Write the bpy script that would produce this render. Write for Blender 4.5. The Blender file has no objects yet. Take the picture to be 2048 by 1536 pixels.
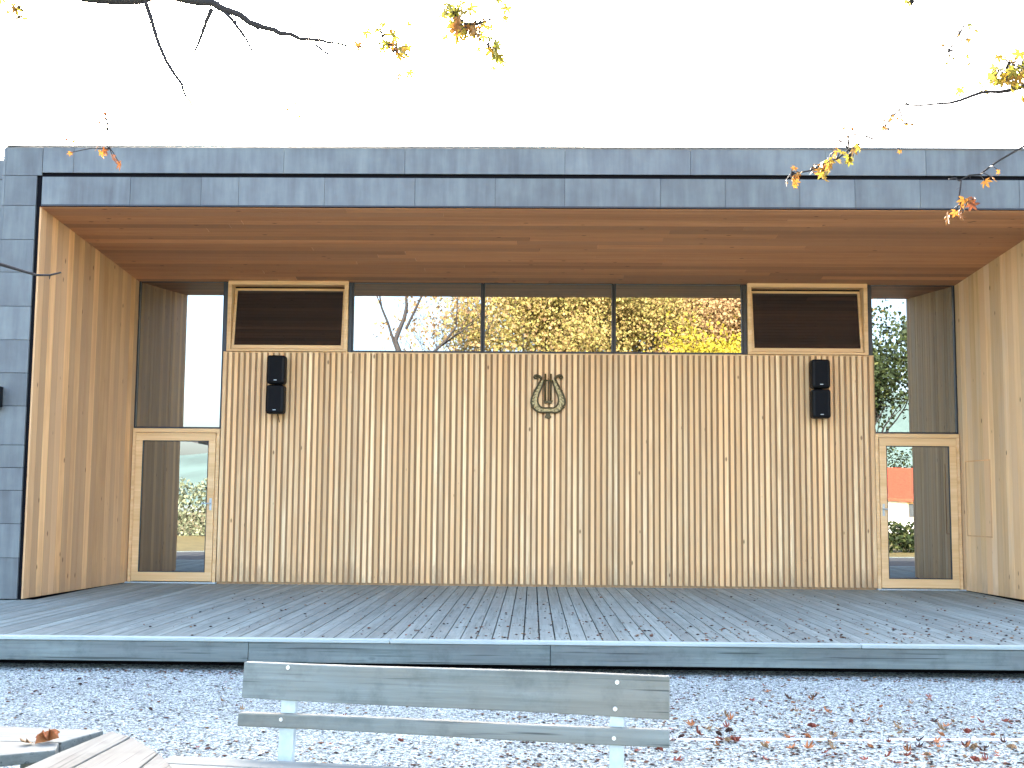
import bpy, math, random
import numpy as np
from mathutils import Vector, Matrix
R = math.radians
random.seed(7); rng = np.random.default_rng(7)
scene = bpy.context.scene
COL = scene.collection

# ------------------------------------------------------------------ camera
F, PITCH, YAW, ROLL = 2400.0, .0986, -.018, -.0084
cy, sy, cp, sp = math.cos(YAW), math.sin(YAW), math.cos(PITCH), math.sin(PITCH)
U = Vector((cy, -sy, 0)); W = Vector((-sy*sp, -cy*sp, cp)); D = Vector((sy*cp, cy*cp, sp))
cr, sr = math.cos(ROLL), math.sin(ROLL)
Xc = cr*U - sr*W; Yc = sr*U + cr*W
cam = bpy.data.cameras.new('camera'); co = bpy.data.objects.new('camera', cam); COL.objects.link(co)
cam.sensor_width = 36; cam.lens = F/2048*36; cam.clip_end = 3000; cam.clip_start = .05
m = Matrix((Xc, Yc, -D)).transposed().to_4x4(); m.translation = (-.0506, -16.2601, 1.1141)
co.matrix_world = m
scene.camera = co
scene.view_settings.view_transform = 'Standard'; scene.view_settings.look = 'None'
scene.view_settings.exposure = 4.05; scene.view_settings.gamma = 1

# ------------------------------------------------------------------ sky and sun (low sun behind the pavilion, camera side in shade)
SUN_EL, SUN_AZ = 25, -14          # azimuth from +Y, negative = to the left
w = bpy.data.worlds.new('World'); scene.world = w; w.use_nodes = True
nt = w.node_tree; bg = nt.nodes['Background']; sky = nt.nodes.new('ShaderNodeTexSky')
sky.sky_type = 'NISHITA'; sky.sun_disc = False; sky.sun_elevation = R(SUN_EL); sky.sun_rotation = R(SUN_AZ)
sky.dust_density = 6.0; sky.air_density = .85; sky.ozone_density = .6; sky.altitude = 300
nt.links.new(sky.outputs[0], bg.inputs[0]); bg.inputs[1].default_value = .12
sl = bpy.data.lights.new('sun', 'SUN'); sl.energy = 3.0; sl.angle = R(.53); sl.color = (1, .93, .82)
so = bpy.data.objects.new('sun', sl); COL.objects.link(so)
td = Vector((math.sin(R(SUN_AZ))*math.cos(R(SUN_EL)), math.cos(R(SUN_AZ))*math.cos(R(SUN_EL)), math.sin(R(SUN_EL))))
so.rotation_euler = td.to_track_quat('Z', 'Y').to_euler(); so.location = td*60

# ------------------------------------------------------------------ mesh helpers
class MB:
    def __init__(s): s.v = []; s.f = []; s.t = []
    def add(s, vs, fs, tone=None):
        n = len(s.v); t = random.random() if tone is None else tone
        s.v += [tuple(v) for v in vs]; s.f += [tuple(i+n for i in f) for f in fs]; s.t += [t]*len(fs); return s
    def prism(s, base, z0, z1, tone=None):
        """base: counter-clockwise xy points; z0/z1 numbers or lists per point"""
        k = len(base); z0 = z0 if isinstance(z0, (list, tuple)) else [z0]*k; z1 = z1 if isinstance(z1, (list, tuple)) else [z1]*k
        vs = [(x, y, z) for (x, y), z in zip(base, z0)]+[(x, y, z) for (x, y), z in zip(base, z1)]
        fs = [tuple(range(k-1, -1, -1)), tuple(range(k, 2*k))]+[(i, (i+1) % k, k+(i+1) % k, k+i) for i in range(k)]
        return s.add(vs, fs, tone)
    def box(s, x0, x1, y0, y1, z0, z1, tone=None):
        return s.prism([(x0, y0), (x1, y0), (x1, y1), (x0, y1)], z0, z1, tone)
    def frontal(s, pts, y0, y1, tone=None):
        """pts: xz outline, extruded from y0 (front) to y1 (back)"""
        k = len(pts)
        a = sum(pts[i][0]*pts[(i+1) % k][1]-pts[(i+1) % k][0]*pts[i][1] for i in range(k))
        if a < 0: pts = pts[::-1]
        vs = [(x, y0, z) for x, z in pts]+[(x, y1, z) for x, z in pts]
        fs = [tuple(range(k)), tuple(range(2*k-1, k-1, -1))]+[(i, k+i, k+(i+1) % k, (i+1) % k) for i in range(k)]
        return s.add(vs, fs, tone)
    def ring(s, x0, x1, z0, z1, wd, y0, y1, wb=None, wt=None, tone=None):
        """rectangular frame, four butted members"""
        wb = wb or wd; wt = wt or wd
        s.box(x0, x1, y0, y1, z1-wt, z1, tone); s.box(x0, x1, y0, y1, z0, z0+wb, tone)
        s.box(x0, x0+wd, y0, y1, z0+wb, z1-wt, tone); s.box(x1-wd, x1, y0, y1, z0+wb, z1-wt, tone); return s
    def tube(s, pts, rad, n=8, tone=None, caps=True):
        pts = [Vector(p) for p in pts]; k = len(pts)
        rad = rad if isinstance(rad, (list, tuple)) else [rad]*k
        vs = []; up = None
        for i, p in enumerate(pts):
            d = (pts[min(i+1, k-1)]-pts[max(i-1, 0)]).normalized()
            if up is None:
                up = Vector((0, 0, 1)) if abs(d.z) < .9 else Vector((1, 0, 0))
            a = d.cross(up).normalized(); b = a.cross(d).normalized(); up = b
            for j in range(n):
                t = 2*math.pi*j/n; vs.append(p+rad[i]*(math.cos(t)*a+math.sin(t)*b))
        fs = [(i*n+j, i*n+(j+1) % n, (i+1)*n+(j+1) % n, (i+1)*n+j) for i in range(k-1) for j in range(n)]
        if caps: fs += [tuple(range(n-1, -1, -1)), tuple((k-1)*n+j for j in range(n))]
        return s.add(vs, fs, tone)
    def build(s, name, mat, parent=None, bevel=0, smooth=False, seg=2):
        off = Vector(parent.location) if parent and parent.type == 'EMPTY' and not parent.get('_local') else Vector((0, 0, 0))
        if parent and parent.parent:
            off = Vector(parent.parent.location) if not parent.parent.get('_local') else Vector((0, 0, 0))
        me = bpy.data.meshes.new(name); me.from_pydata([tuple(Vector(v)-off) for v in s.v], [], s.f)
        at = me.attributes.new('tone', 'FLOAT', 'FACE'); at.data.foreach_set('value', s.t)
        me.materials.append(mat)
        if smooth: me.polygons.foreach_set('use_smooth', [True]*len(me.polygons))
        o = bpy.data.objects.new(name, me); COL.objects.link(o)
        if parent: o.parent = parent
        if bevel:
            b = o.modifiers.new('bevel', 'BEVEL'); b.width = bevel; b.segments = seg; b.limit_method = 'ANGLE'; b.angle_limit = R(40)
        return o
def tag(o, label=None, cat=None, group=None, kind=None):
    for k, v in (('label', label), ('category', cat), ('group', group), ('kind', kind)):
        if v: o[k] = v
    return o
def empty(name, loc, label=None, cat=None, group=None, rz=0, local=False):
    o = bpy.data.objects.new(name, None); COL.objects.link(o); o.location = loc; o.rotation_euler = (0, 0, rz)
    if local: o['_local'] = 1
    return tag(o, label, cat, group)
def np_mesh(name, v, f, mat, parent=None, tone=None, smooth=False):
    """v (N,3) array, f (M,k) array"""
    me = bpy.data.meshes.new(name); k = f.shape[1]
    me.vertices.add(len(v)); me.vertices.foreach_set('co', v.astype(np.float32).ravel())
    me.loops.add(f.size); me.loops.foreach_set('vertex_index', f.astype(np.int32).ravel())
    me.polygons.add(len(f)); me.polygons.foreach_set('loop_start', np.arange(0, f.size, k, dtype=np.int32))
    me.polygons.foreach_set('loop_total', np.full(len(f), k, dtype=np.int32))
    me.update(); me.validate()
    if tone is not None:
        a = me.attributes.new('tone', 'FLOAT', 'FACE'); a.data.foreach_set('value', tone.astype(np.float32))
    me.materials.append(mat)
    o = bpy.data.objects.new(name, me); COL.objects.link(o)
    if parent: o.parent = parent
    return o

# ------------------------------------------------------------------ material helpers
def new_mat(name):
    mt = bpy.data.materials.new(name); mt.use_nodes = True
    return mt, mt.node_tree, mt.node_tree.nodes['Principled BSDF']
def N(nt, typ, **kw):
    n = nt.nodes.new(typ)
    for k, v in kw.items(): setattr(n, k, v)
    return n
def math_(nt, op, a, b=None, c=None):
    n = nt.nodes.new('ShaderNodeMath'); n.operation = op
    for i, x in enumerate((a, b, c)):
        if x is None: continue
        if hasattr(x, 'is_output') or isinstance(x, bpy.types.NodeSocket): nt.links.new(x, n.inputs[i])
        else: n.inputs[i].default_value = x
    return n.outputs[0]
def ramp(nt, fac, stops, interp='LINEAR'):
    r = nt.nodes.new('ShaderNodeValToRGB'); r.color_ramp.interpolation = interp
    els = r.color_ramp.elements
    while len(els) < len(stops): els.new(.5)
    for e, (p, c) in zip(els, stops):
        e.position = p; e.color = (c[0], c[1], c[2], 1) if hasattr(c, '__len__') else (c, c, c, 1)
    nt.links.new(fac, r.inputs[0]); return r.outputs[0]
def mix(nt, fac, a, b, mode='MIX'):
    n = nt.nodes.new('ShaderNodeMix'); n.data_type = 'RGBA'; n.blend_type = mode
    for i, x in ((0, fac), (6, a), (7, b)):
        if isinstance(x, bpy.types.NodeSocket): nt.links.new(x, n.inputs[i])
        elif i == 0: n.inputs[0].default_value = x
        else: n.inputs[i].default_value = (*x, 1)
    return n.outputs[2]
def tone_attr(nt): return N(nt, 'ShaderNodeAttribute', attribute_name='tone').outputs['Fac']
def noise(nt, vec, scale, detail=4, rough=.55, dist=0):
    n = N(nt, 'ShaderNodeTexNoise'); n.inputs['Scale'].default_value = scale; n.inputs['Detail'].default_value = detail
    n.inputs['Roughness'].default_value = rough; n.inputs['Distortion'].default_value = dist
    nt.links.new(vec, n.inputs['Vector']); return n.outputs['Fac']
def mapped(nt, scale, shift=None):
    tc = N(nt, 'ShaderNodeTexCoord'); mp = N(nt, 'ShaderNodeMapping'); mp.inputs['Scale'].default_value = scale
    nt.links.new(tc.outputs['Object'], mp.inputs['Vector'])
    if shift is not None:
        s = N(nt, 'ShaderNodeCombineXYZ')
        for i in range(3): nt.links.new(shift, s.inputs[i])
        nt.links.new(s.outputs[0], mp.inputs['Location'])
    return mp.outputs[0]
def bump(nt, h, strength, dist, bsdf):
    b = N(nt, 'ShaderNodeBump'); b.inputs['Strength'].default_value = strength; b.inputs['Distance'].default_value = dist
    nt.links.new(h, b.inputs['Height']); nt.links.new(b.outputs[0], bsdf.inputs['Normal'])

def wood(name, dark, light, axis='Z', tone=.35, rough=.6, knots=.6, knot_col=None, patch=None, patch_amt=.0, fine=70, bmp=.25, cracks=0, alt=None, splash=0):
    mt, nt, bs = new_mat(name)
    t = tone_attr(nt); sh = math_(nt, 'MULTIPLY', t, 37.0)
    ax = {'X': 0, 'Y': 1, 'Z': 2}[axis]
    sc = [1.0, 1.0, 1.0]; sc[ax] = .035
    v = mapped(nt, sc, sh)
    g1 = noise(nt, v, fine, 5, .6); g2 = noise(nt, v, fine*.22, 3, .5, .6)
    g = math_(nt, 'ADD', math_(nt, 'MULTIPLY', g1, .45), math_(nt, 'MULTIPLY', g2, .55))
    c = ramp(nt, g, [(.34, dark), (.62, light)])
    if patch:
        big = noise(nt, mapped(nt, [1.0 if i != ax else .35 for i in range(3)], math_(nt, 'MULTIPLY', t, 5.0)), 2.2, 4, .6)
        pf = ramp(nt, big, [(.42, 0.0), (.66, 1.0)])
        c = mix(nt, math_(nt, 'MULTIPLY', pf, patch_amt), c, patch)
    if splash:
        tc = N(nt, 'ShaderNodeTexCoord'); sx = N(nt, 'ShaderNodeSeparateXYZ'); nt.links.new(tc.outputs['Object'], sx.inputs[0])
        wob = noise(nt, mapped(nt, (1, 1, .3)), 7, 4, .7)
        sf = ramp(nt, math_(nt, 'ADD', sx.outputs[2], math_(nt, 'MULTIPLY', math_(nt, 'SUBTRACT', wob, .5), -.9)), [(.02, 1.0), (.32, 0.0)])
        c = mix(nt, math_(nt, 'MULTIPLY', sf, splash), c, (.30, .20, .12))
    if alt:
        c = mix(nt, math_(nt, 'MULTIPLY', math_(nt, 'FRACT', math_(nt, 'MULTIPLY', t, 7.3)), .8), c, alt)
    if cracks:
        sc2 = [1.0, 1.0, 1.0]; sc2[ax] = .02
        cn = noise(nt, mapped(nt, sc2, math_(nt, 'MULTIPLY', t, 91.0)), fine*1.1, 2, .5)
        c = mix(nt, math_(nt, 'MULTIPLY', ramp(nt, cn, [(.30, 1.0), (.37, 0.0)]), cracks), c, [d*.3 for d in dark])
        cn2 = noise(nt, mapped(nt, (1, 1, 1)), 5, 5, .7)
        c = mix(nt, math_(nt, 'MULTIPLY', ramp(nt, cn2, [(.5, 0.0), (.7, 1.0)]), cracks*.6), c, [d*.6 for d in dark])
    if knots:
        ks = [6.0, 6.0, 6.0]; ks[ax] = 2.6
        vo = N(nt, 'ShaderNodeTexVoronoi'); vo.inputs['Scale'].default_value = 1.0; nt.links.new(mapped(nt, ks, sh), vo.inputs['Vector'])
        kf = ramp(nt, vo.outputs['Distance'], [(.05, 1.0), (.10, 0.0)])
        c = mix(nt, math_(nt, 'MULTIPLY', kf, knots), c, knot_col or [d*.45 for d in dark])
    val = math_(nt, 'ADD', math_(nt, 'MULTIPLY', t, tone), 1-tone*.5)
    hs = N(nt, 'ShaderNodeHueSaturation'); nt.links.new(c, hs.inputs['Color']); nt.links.new(val, hs.inputs['Value'])
    nt.links.new(hs.outputs[0], bs.inputs['Base Color']); bs.inputs['Roughness'].default_value = rough
    bs.inputs['Specular IOR Level'].default_value = .3
    bump(nt, g1, bmp, .004, bs)
    return mt
def plain(name, col, rough=.5, metal=0.0, var=.15, scale=8, spec=.5):
    mt, nt, bs = new_mat(name)
    n = noise(nt, mapped(nt, (1, 1, 1)), scale, 5, .6)
    c = ramp(nt, n, [(.3, [x*(1-var) for x in col]), (.7, [x*(1+var) for x in col])])
    nt.links.new(c, bs.inputs['Base Color']); bs.inputs['Roughness'].default_value = rough; bs.inputs['Metallic'].default_value = metal
    bs.inputs['Specular IOR Level'].default_value = spec
    return mt

M = {}
M['slat'] = wood('larch_slat', (.68, .42, .20), (.95, .72, .42), 'Z', tone=.32, knots=.8, knot_col=(.2, .11, .05), patch=(.68, .38, .18), patch_amt=.5, alt=(.74, .44, .20), splash=.6)
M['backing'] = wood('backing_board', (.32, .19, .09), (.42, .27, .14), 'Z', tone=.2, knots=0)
M['wall_l'] = wood('larch_wall_board_shaded', (.54, .275, .11), (.80, .475, .215), 'Z', tone=.42, knots=.85, knot_col=(.14, .06, .025), patch=(.36, .16, .06), patch_amt=.4, fine=45, alt=(.50, .30, .16), splash=.5)  # left wall larch, its shade painted in as a redder, deeper tint
M['wall_r'] = wood('larch_wall_board_lit', (.62, .38, .17), (.86, .59, .30), 'Z', tone=.36, knots=.85, knot_col=(.2, .1, .04), patch=(.64, .51, .36), patch_amt=.6, fine=45, alt=(.62, .39, .20), splash=.4)  # same larch on the right wall, brighter skylight painted in as paler colour
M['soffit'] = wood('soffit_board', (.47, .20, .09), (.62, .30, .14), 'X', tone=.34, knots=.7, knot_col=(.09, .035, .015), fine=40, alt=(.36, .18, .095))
M['frame'] = wood('window_frame_wood', (.64, .39, .17), (.80, .54, .28), 'X', tone=.1, knots=0, fine=40, rough=.42)
M['deck'] = wood('weathered_deck', (.15, .168, .145), (.27, .30, .265), 'Y', tone=.3, knots=.3, patch=(.21, .22, .19), patch_amt=.7, fine=60, rough=.75, cracks=.5)
M['beam'] = wood('weathered_edge_beam', (.10, .122, .112), (.21, .25, .235), 'X', tone=.2, knots=.35, patch=(.13, .135, .13), patch_amt=.7, fine=50, rough=.75, cracks=.7)
M['nosing'] = wood('weathered_nosing', (.28, .32, .30), (.42, .47, .45), 'X', tone=.1, knots=.1, fine=50, rough=.7, cracks=.3)
M['bench'] = wood('weathered_bench_wood', (.115, .135, .125), (.22, .25, .235), 'X', tone=.16, knots=.9, knot_col=(.035, .035, .03), patch=(.185, .165, .125), patch_amt=.6, fine=55, rough=.8, cracks=.8, bmp=.6)
M['table'] = wood('weathered_corner_bench', (.10, .112, .102), (.18, .20, .185), 'X', tone=.16, knots=.5, patch=(.14, .145, .125), patch_amt=.5, fine=55, rough=.8, cracks=.8, bmp=.6)
M['table_y'] = wood('weathered_corner_bench_y', (.085, .09, .08), (.155, .165, .15), 'Y', tone=.2, knots=.6, patch=(.12, .12, .105), patch_amt=.6, fine=55, rough=.8, cracks=.8, bmp=.6)
M['black'] = plain('black_plastic', (.003, .0035, .0045), .55, 0, .3, 30, .22)
M['grille'] = plain('black_grille', (.004, .0045, .006), .7, 0, .4, 200, .15)
M['dark'] = plain('dark_metal', (.018, .021, .028), .4, .2, .2)
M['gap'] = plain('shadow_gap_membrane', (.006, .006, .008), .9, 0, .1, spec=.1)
M['steel'] = plain('galvanised_steel', (.45, .52, .55), .45, .5, .12, 25)
M['bolt'] = plain('bolt_steel', (.75, .76, .76), .3, .6, .1)
M['bark'] = plain('bark', (.018, .016, .017), .85, 0, .45, 40)
M['white'] = plain('white_render', (.75, .75, .72), .8, 0, .06)
M['pane_dark'] = plain('dark_pane', (.05, .06, .07), .1)
M['roof_red'] = plain('red_roof_tiles', (.30, .045, .02), .8, 0, .4, 12)
M['roof_dark'] = plain('dark_roof_sheet', (.02, .02, .024), .6)
M['lip'] = plain('pale_edging_stone', (.62, .62, .60), .8, 0, .2, 20)

def zinc():
    mt, nt, bs = new_mat('zinc_cladding')
    t = tone_attr(nt); sh = math_(nt, 'MULTIPLY', t, 11.0)
    v = mapped(nt, (1, 1, .12), sh)
    st = noise(nt, v, 9, 5, .6); cl = noise(nt, mapped(nt, (1, 1, 1), sh), 1.7, 4, .6); sp = noise(nt, mapped(nt, (1, 1, 1)), 90, 3)
    g = math_(nt, 'ADD', math_(nt, 'MULTIPLY', st, .5), math_(nt, 'MULTIPLY', cl, .5))
    c = ramp(nt, g, [(.30, (.082, .084, .084)), (.48, (.122, .132, .132)), (.66, (.175, .194, .184))])
    c = mix(nt, math_(nt, 'MULTIPLY', sp, .25), c, (.075, .085, .10))
    val = math_(nt, 'ADD', math_(nt, 'MULTIPLY', t, .24), .88)
    hs = N(nt, 'ShaderNodeHueSaturation'); nt.links.new(c, hs.inputs['Color']); nt.links.new(val, hs.inputs['Value'])
    nt.links.new(hs.outputs[0], bs.inputs['Base Color']); bs.inputs['Roughness'].default_value = .55; bs.inputs['Metallic'].default_value = .2
    bump(nt, cl, .3, .02, bs)
    return mt
M['zinc'] = zinc()
def glass(name, tint, rough=.0):
    mt, nt, bs = new_mat(name)
    bs.inputs['Base Color'].default_value = (*tint, 1); bs.inputs['Metallic'].default_value = 1; bs.inputs['Roughness'].default_value = rough
    n = noise(nt, mapped(nt, (1, 1, 1)), 1.3, 2, .4); bump(nt, n, .05, .01, bs)
    return mt
M['glass'] = glass('reflective_glass', (.29, .30, .30))
M['glass_hop'] = glass('reflective_hopper_glass', (.13, .14, .17))
def bronze():
    mt, nt, bs = new_mat('aged_brass')
    n = noise(nt, mapped(nt, (1, 1, 1)), 35, 4, .6)
    nt.links.new(ramp(nt, n, [(.35, (.16, .12, .045)), (.7, (.52, .41, .20))]), bs.inputs['Base Color'])
    bs.inputs['Metallic'].default_value = .35; bs.inputs['Roughness'].default_value = .42
    return mt
M['brass'] = bronze(); M['brass_rim'] = plain('brass_rim', (.075, .055, .018), .45, .3, .3, 40)

def gravel():
    mt, nt, bs = new_mat('pale_gravel')
    v = mapped(nt, (1, 1, 1))
    vo = N(nt, 'ShaderNodeTexVoronoi'); vo.inputs['Scale'].default_value = 62; nt.links.new(v, vo.inputs['Vector'])
    vo2 = N(nt, 'ShaderNodeTexVoronoi'); vo2.inputs['Scale'].default_value = 130; nt.links.new(v, vo2.inputs['Vector'])
    sep = N(nt, 'ShaderNodeSeparateColor'); nt.links.new(vo.outputs['Color'], sep.inputs[0])
    c = ramp(nt, sep.outputs[0], [(0, (.05, .055, .055)), (.16, (.17, .195, .185)), (.38, (.36, .41, .37)), (.75, (.48, .54, .49)), (1, (.70, .76, .72))])
    edge = ramp(nt, vo.outputs['Distance'], [(.35, 1.0), (.75, .42)])
    c = mix(nt, 1.0, c, edge, 'MULTIPLY')
    big = ramp(nt, noise(nt, v, .9, 4, .6), [(.35, (.86, .86, .87)), (.65, (1.06, 1.06, 1.05))])
    c = mix(nt, 1.0, c, big, 'MULTIPLY')
    nt.links.new(c, bs.inputs['Base Color']); bs.inputs['Roughness'].default_value = .85; bs.inputs['Specular IOR Level'].default_value = .25
    h = math_(nt, 'SUBTRACT', 1.0, math_(nt, 'ADD', vo.outputs['Distance'], math_(nt, 'MULTIPLY', vo2.outputs['Distance'], .5)))
    bump(nt, h, .9, .012, bs)
    return mt
M['gravel'] = gravel()
def tone_ramp(name, stops, rough=.7, transl=0.0):
    mt, nt, bs = new_mat(name)
    c = ramp(nt, tone_attr(nt), stops)
    n = noise(nt, mapped(nt, (1, 1, 1)), 60, 3)
    c = mix(nt, math_(nt, 'MULTIPLY', n, .35), c, [x*.6 for x in stops[0][1]])
    nt.links.new(c, bs.inputs['Base Color']); bs.inputs['Roughness'].default_value = rough; bs.inputs['Specular IOR Level'].default_value = .25
    if transl:
        tr = N(nt, 'ShaderNodeBsdfTranslucent'); nt.links.new(c, tr.inputs[0])
        mx = N(nt, 'ShaderNodeMixShader'); mx.inputs[0].default_value = transl
        nt.links.new(bs.outputs[0], mx.inputs[1]); nt.links.new(tr.outputs[0], mx.inputs[2])
        nt.links.new(mx.outputs[0], nt.nodes['Material Output'].inputs[0])
    return mt
M['stone'] = tone_ramp('loose_stone', [(0, (.16, .165, .18)), (.3, (.42, .44, .46)), (.7, (.62, .64, .66)), (1, (.8, .82, .83))], .85)
M['litter'] = tone_ramp('leaf_litter', [(0, (.03, .022, .02)), (.4, (.09, .05, .035)), (.75, (.22, .09, .05)), (1, (.30, .19, .09))], .9)
M['leaf_red'] = tone_ramp('red_brown_leaf', [(0, (.16, .035, .025)), (1, (.34, .10, .06))], .8)
M['leaf_orange'] = tone_ramp('orange_leaf', [(0, (.30, .10, .035)), (1, (.48, .20, .08))], .8)
M['leaf_tan'] = tone_ramp('tan_leaf', [(0, (.22, .13, .07)), (1, (.42, .28, .15))], .8)
M['leaf_dark'] = tone_ramp('dark_brown_leaf', [(0, (.035, .022, .02)), (1, (.12, .06, .04))], .85)
M['leaf_yellow'] = tone_ramp('yellow_maple_leaf', [(0, (.14, .04, .015)), (.3, (.26, .12, .02)), (.65, (.26, .20, .025)), (1, (.17, .20, .03))], .6, .4)
M['crown_gold'] = tone_ramp('golden_green_foliage', [(0, (.17, .105, .05)), (.35, (.33, .245, .09)), (.7, (.34, .30, .09)), (1, (.21, .24, .07))], .7, .25)
M['crown_orange'] = tone_ramp('copper_foliage', [(0, (.19, .11, .055)), (.5, (.36, .24, .12)), (1, (.45, .34, .17))], .7, .25)
M['crown_pale'] = tone_ramp('pale_grey_green_foliage', [(0, (.05, .055, .035)), (.5, (.17, .20, .12)), (1, (.34, .37, .26))], .7, .25)
M['crown_lemon'] = tone_ramp('lemon_foliage', [(0, (.30, .24, .02)), (1, (.42, .37, .04))], .7, .25)
M['crown_green'] = tone_ramp('dark_green_foliage', [(0, (.012, .02, .01)), (.6, (.03, .05, .016)), (1, (.10, .11, .035))], .7, .2)
M['asphalt'] = plain('asphalt', (.045, .047, .052), .9, 0, .3, 30)
M['lawn'] = plain('lawn_grass', (.13, .10, .03), .9, 0, .4, 3)
M['grass'] = plain('dry_grass_hill', (.10, .16, .15), .9, 0, .3, .05)

# ================================================================== SETTING
GZ = -.262
v = np.array([(-400, -400, GZ), (400, -400, GZ), (400, 400, GZ), (-400, 400, GZ)], float)
g = np_mesh('gravel_ground', v, np.array([[0, 1, 2, 3]]), M['gravel']); tag(g, 'pale grey gravel yard in front of the wooden stage', 'ground', kind='structure')
for x0, x1, y0, y1, nm, mt_, lb in ((-30, -5.2, -16, -6.8, 'asphalt_path', 'asphalt', 'dark asphalt beside the gravel yard on the left'), (6.2, 30, -16, -6.8, 'asphalt_path', 'asphalt', 'dark asphalt beside the gravel yard on the right'), (-80, 80, -120, -16.6, 'lawn', 'lawn', 'lawn behind the viewer')):
    v = np.array([(x0, y0, GZ+.004), (x1, y0, GZ+.004), (x1, y1, GZ+.004), (x0, y1, GZ+.004)], float)
    tag(np_mesh(nm, v, np.array([[0, 1, 2, 3]]), M[mt_]), lb, 'ground', kind='structure')
# far hill on the camera's back side (seen only mirrored in the glass)
hv = []; hf = []
for i in range(41):
    a = R(180+180*i/40); rr = 330
    x, y = rr*math.cos(a), rr*math.sin(a)
    h = 9+26/(1+math.exp(-x/45))+3*math.sin(i*.9)+2*math.sin(i*2.3)
    hv += [(x*.8, y*.8, GZ-.5), (x, y, h), (x*1.4, y*1.4, GZ-.5)]
for i in range(40):
    b = i*3; hf += [(b, b+3, b+4, b+1), (b+1, b+4, b+5, b+2)]
h = np_mesh('hill', np.array(hv), np.array(hf), M['grass']); tag(h, 'low hill range behind the viewer', 'hill', kind='structure')

# ================================================================== PAVILION
WLr, WRr, WLf, WRf, DF = -5.49, 5.67, -5.68, 5.93, -2.926      # recess: rear and front half widths, front plane
HR, HF = 4.105, 4.425                                          # soffit height rear / front
pav = empty('music_pavilion', (0, 0, 0), 'zinc-clad music pavilion with a wood-lined recess, slatted rear wall and long strip windows', 'pavilion')
# --- solid body behind the lining (closed, so that daylight stays out)
b = MB()
b.box(-6.10, 9.6, .12, 9.0, 4.6, 5.02); b.box(-6.10, 9.6, 8.8, 9.0, GZ, 4.6); b.box(-6.10, -5.9, .12, 8.8, GZ, 4.6); b.box(9.4, 9.6, .12, 8.8, GZ, 4.6)
b.box(-5.9, 9.4, .121, .16, GZ, 4.6)
b.build('wall', M['dark'], pav)
# roof deck over the recess
MB().box(-6.10, 9.6, DF+.03, .12, 4.80, 5.05).build('roof', M['dark'], pav)
# --- soffit boards, sloping up towards the front
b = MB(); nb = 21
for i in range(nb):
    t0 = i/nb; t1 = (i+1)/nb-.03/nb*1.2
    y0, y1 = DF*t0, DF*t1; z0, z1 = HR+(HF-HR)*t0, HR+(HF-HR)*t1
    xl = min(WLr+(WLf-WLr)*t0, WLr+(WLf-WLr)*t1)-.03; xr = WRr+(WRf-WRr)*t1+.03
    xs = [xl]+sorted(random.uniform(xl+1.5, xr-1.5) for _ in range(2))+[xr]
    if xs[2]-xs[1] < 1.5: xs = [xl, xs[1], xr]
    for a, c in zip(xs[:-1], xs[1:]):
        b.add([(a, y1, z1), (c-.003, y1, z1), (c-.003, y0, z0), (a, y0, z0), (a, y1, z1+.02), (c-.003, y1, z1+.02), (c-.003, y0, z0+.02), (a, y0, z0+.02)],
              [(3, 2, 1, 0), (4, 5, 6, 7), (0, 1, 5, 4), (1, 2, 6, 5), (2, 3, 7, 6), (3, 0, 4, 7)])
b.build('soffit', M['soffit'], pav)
b = MB(); b.add([(-5.9, DF+.03, HF+.06), (9.4, DF+.03, HF+.06), (9.4, .12, HR+.05), (-5.9, .12, HR+.05)], [(0, 1, 2, 3)]); b.build('soffit_membrane', M['gap'], pav)
# --- side wall boards
def side_wall(xr_, xf_, out, mat, hatch=None):
    b = MB(); n = 20
    for i in range(n):
        t0 = i/n; t1 = (i+1)/n-.0016*(1+random.random())
        x0, x1 = xr_+(xf_-xr_)*t0, xr_+(xf_-xr_)*t1; y0, y1 = DF*t0, DF*t1
        h0, h1 = HR+(HF-HR)*t0-.002, HR+(HF-HR)*t1-.002
        j = random.uniform(0, .002)*out
        if out < 0: base = [(x1+j, y1), (x0+j, y0), (x0-.025, y0), (x1-.025, y1)]; zz = [h1, h0, h0, h1]
        else: base = [(x0+j, y0), (x1+j, y1), (x1+.025, y1), (x0+.025, y0)]; zz = [h0, h1, h1, h0]
        base = base if out > 0 else base
        b.prism(base, .012, zz)
    o = b.build('side_wall', mat, pav)
    bk = MB(); s = .03*out
    bk.add([(xr_+s, .12, 0), (xf_+s, DF, 0), (xf_+s, DF, HF+.03), (xr_+s, .12, HR+.03)], [(0, 1, 2, 3)]); bk.build('wall_membrane', M['gap'], pav)
    return o
wl = side_wall(WLr, WLf, -1, M['wall_l']); wl['label'] = 'left larch board side wall, its shade painted in as a reddish tint'
wr = side_wall(WRr, WRf, 1, M['wall_r']); wr['label'] = 'right larch board side wall with small flush hatch, its light painted in as a pale tint'
# flush hatch in the right wall: four narrow trim battens
def on_right(t, off=0): return (WRr+(WRf-WRr)*t-off, DF*t)
b = MB(); ta, tb_, za, zb = .07, .31, .74, 1.70
for (t0, t1, z0, z1) in ((ta, tb_, zb, zb+.014), (ta, tb_, za-.014, za), (ta, ta+.006, za, zb), (tb_-.006, tb_, za, zb)):
    (x0, y0), (x1, y1) = on_right(t0, .004), on_right(t1, .004)
    b.prism([(x0, y0), (x1, y1), (x1+.01, y1), (x0+.01, y0)], z0, z1)
b.build('hatch', M['wall_l'], pav)
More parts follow.
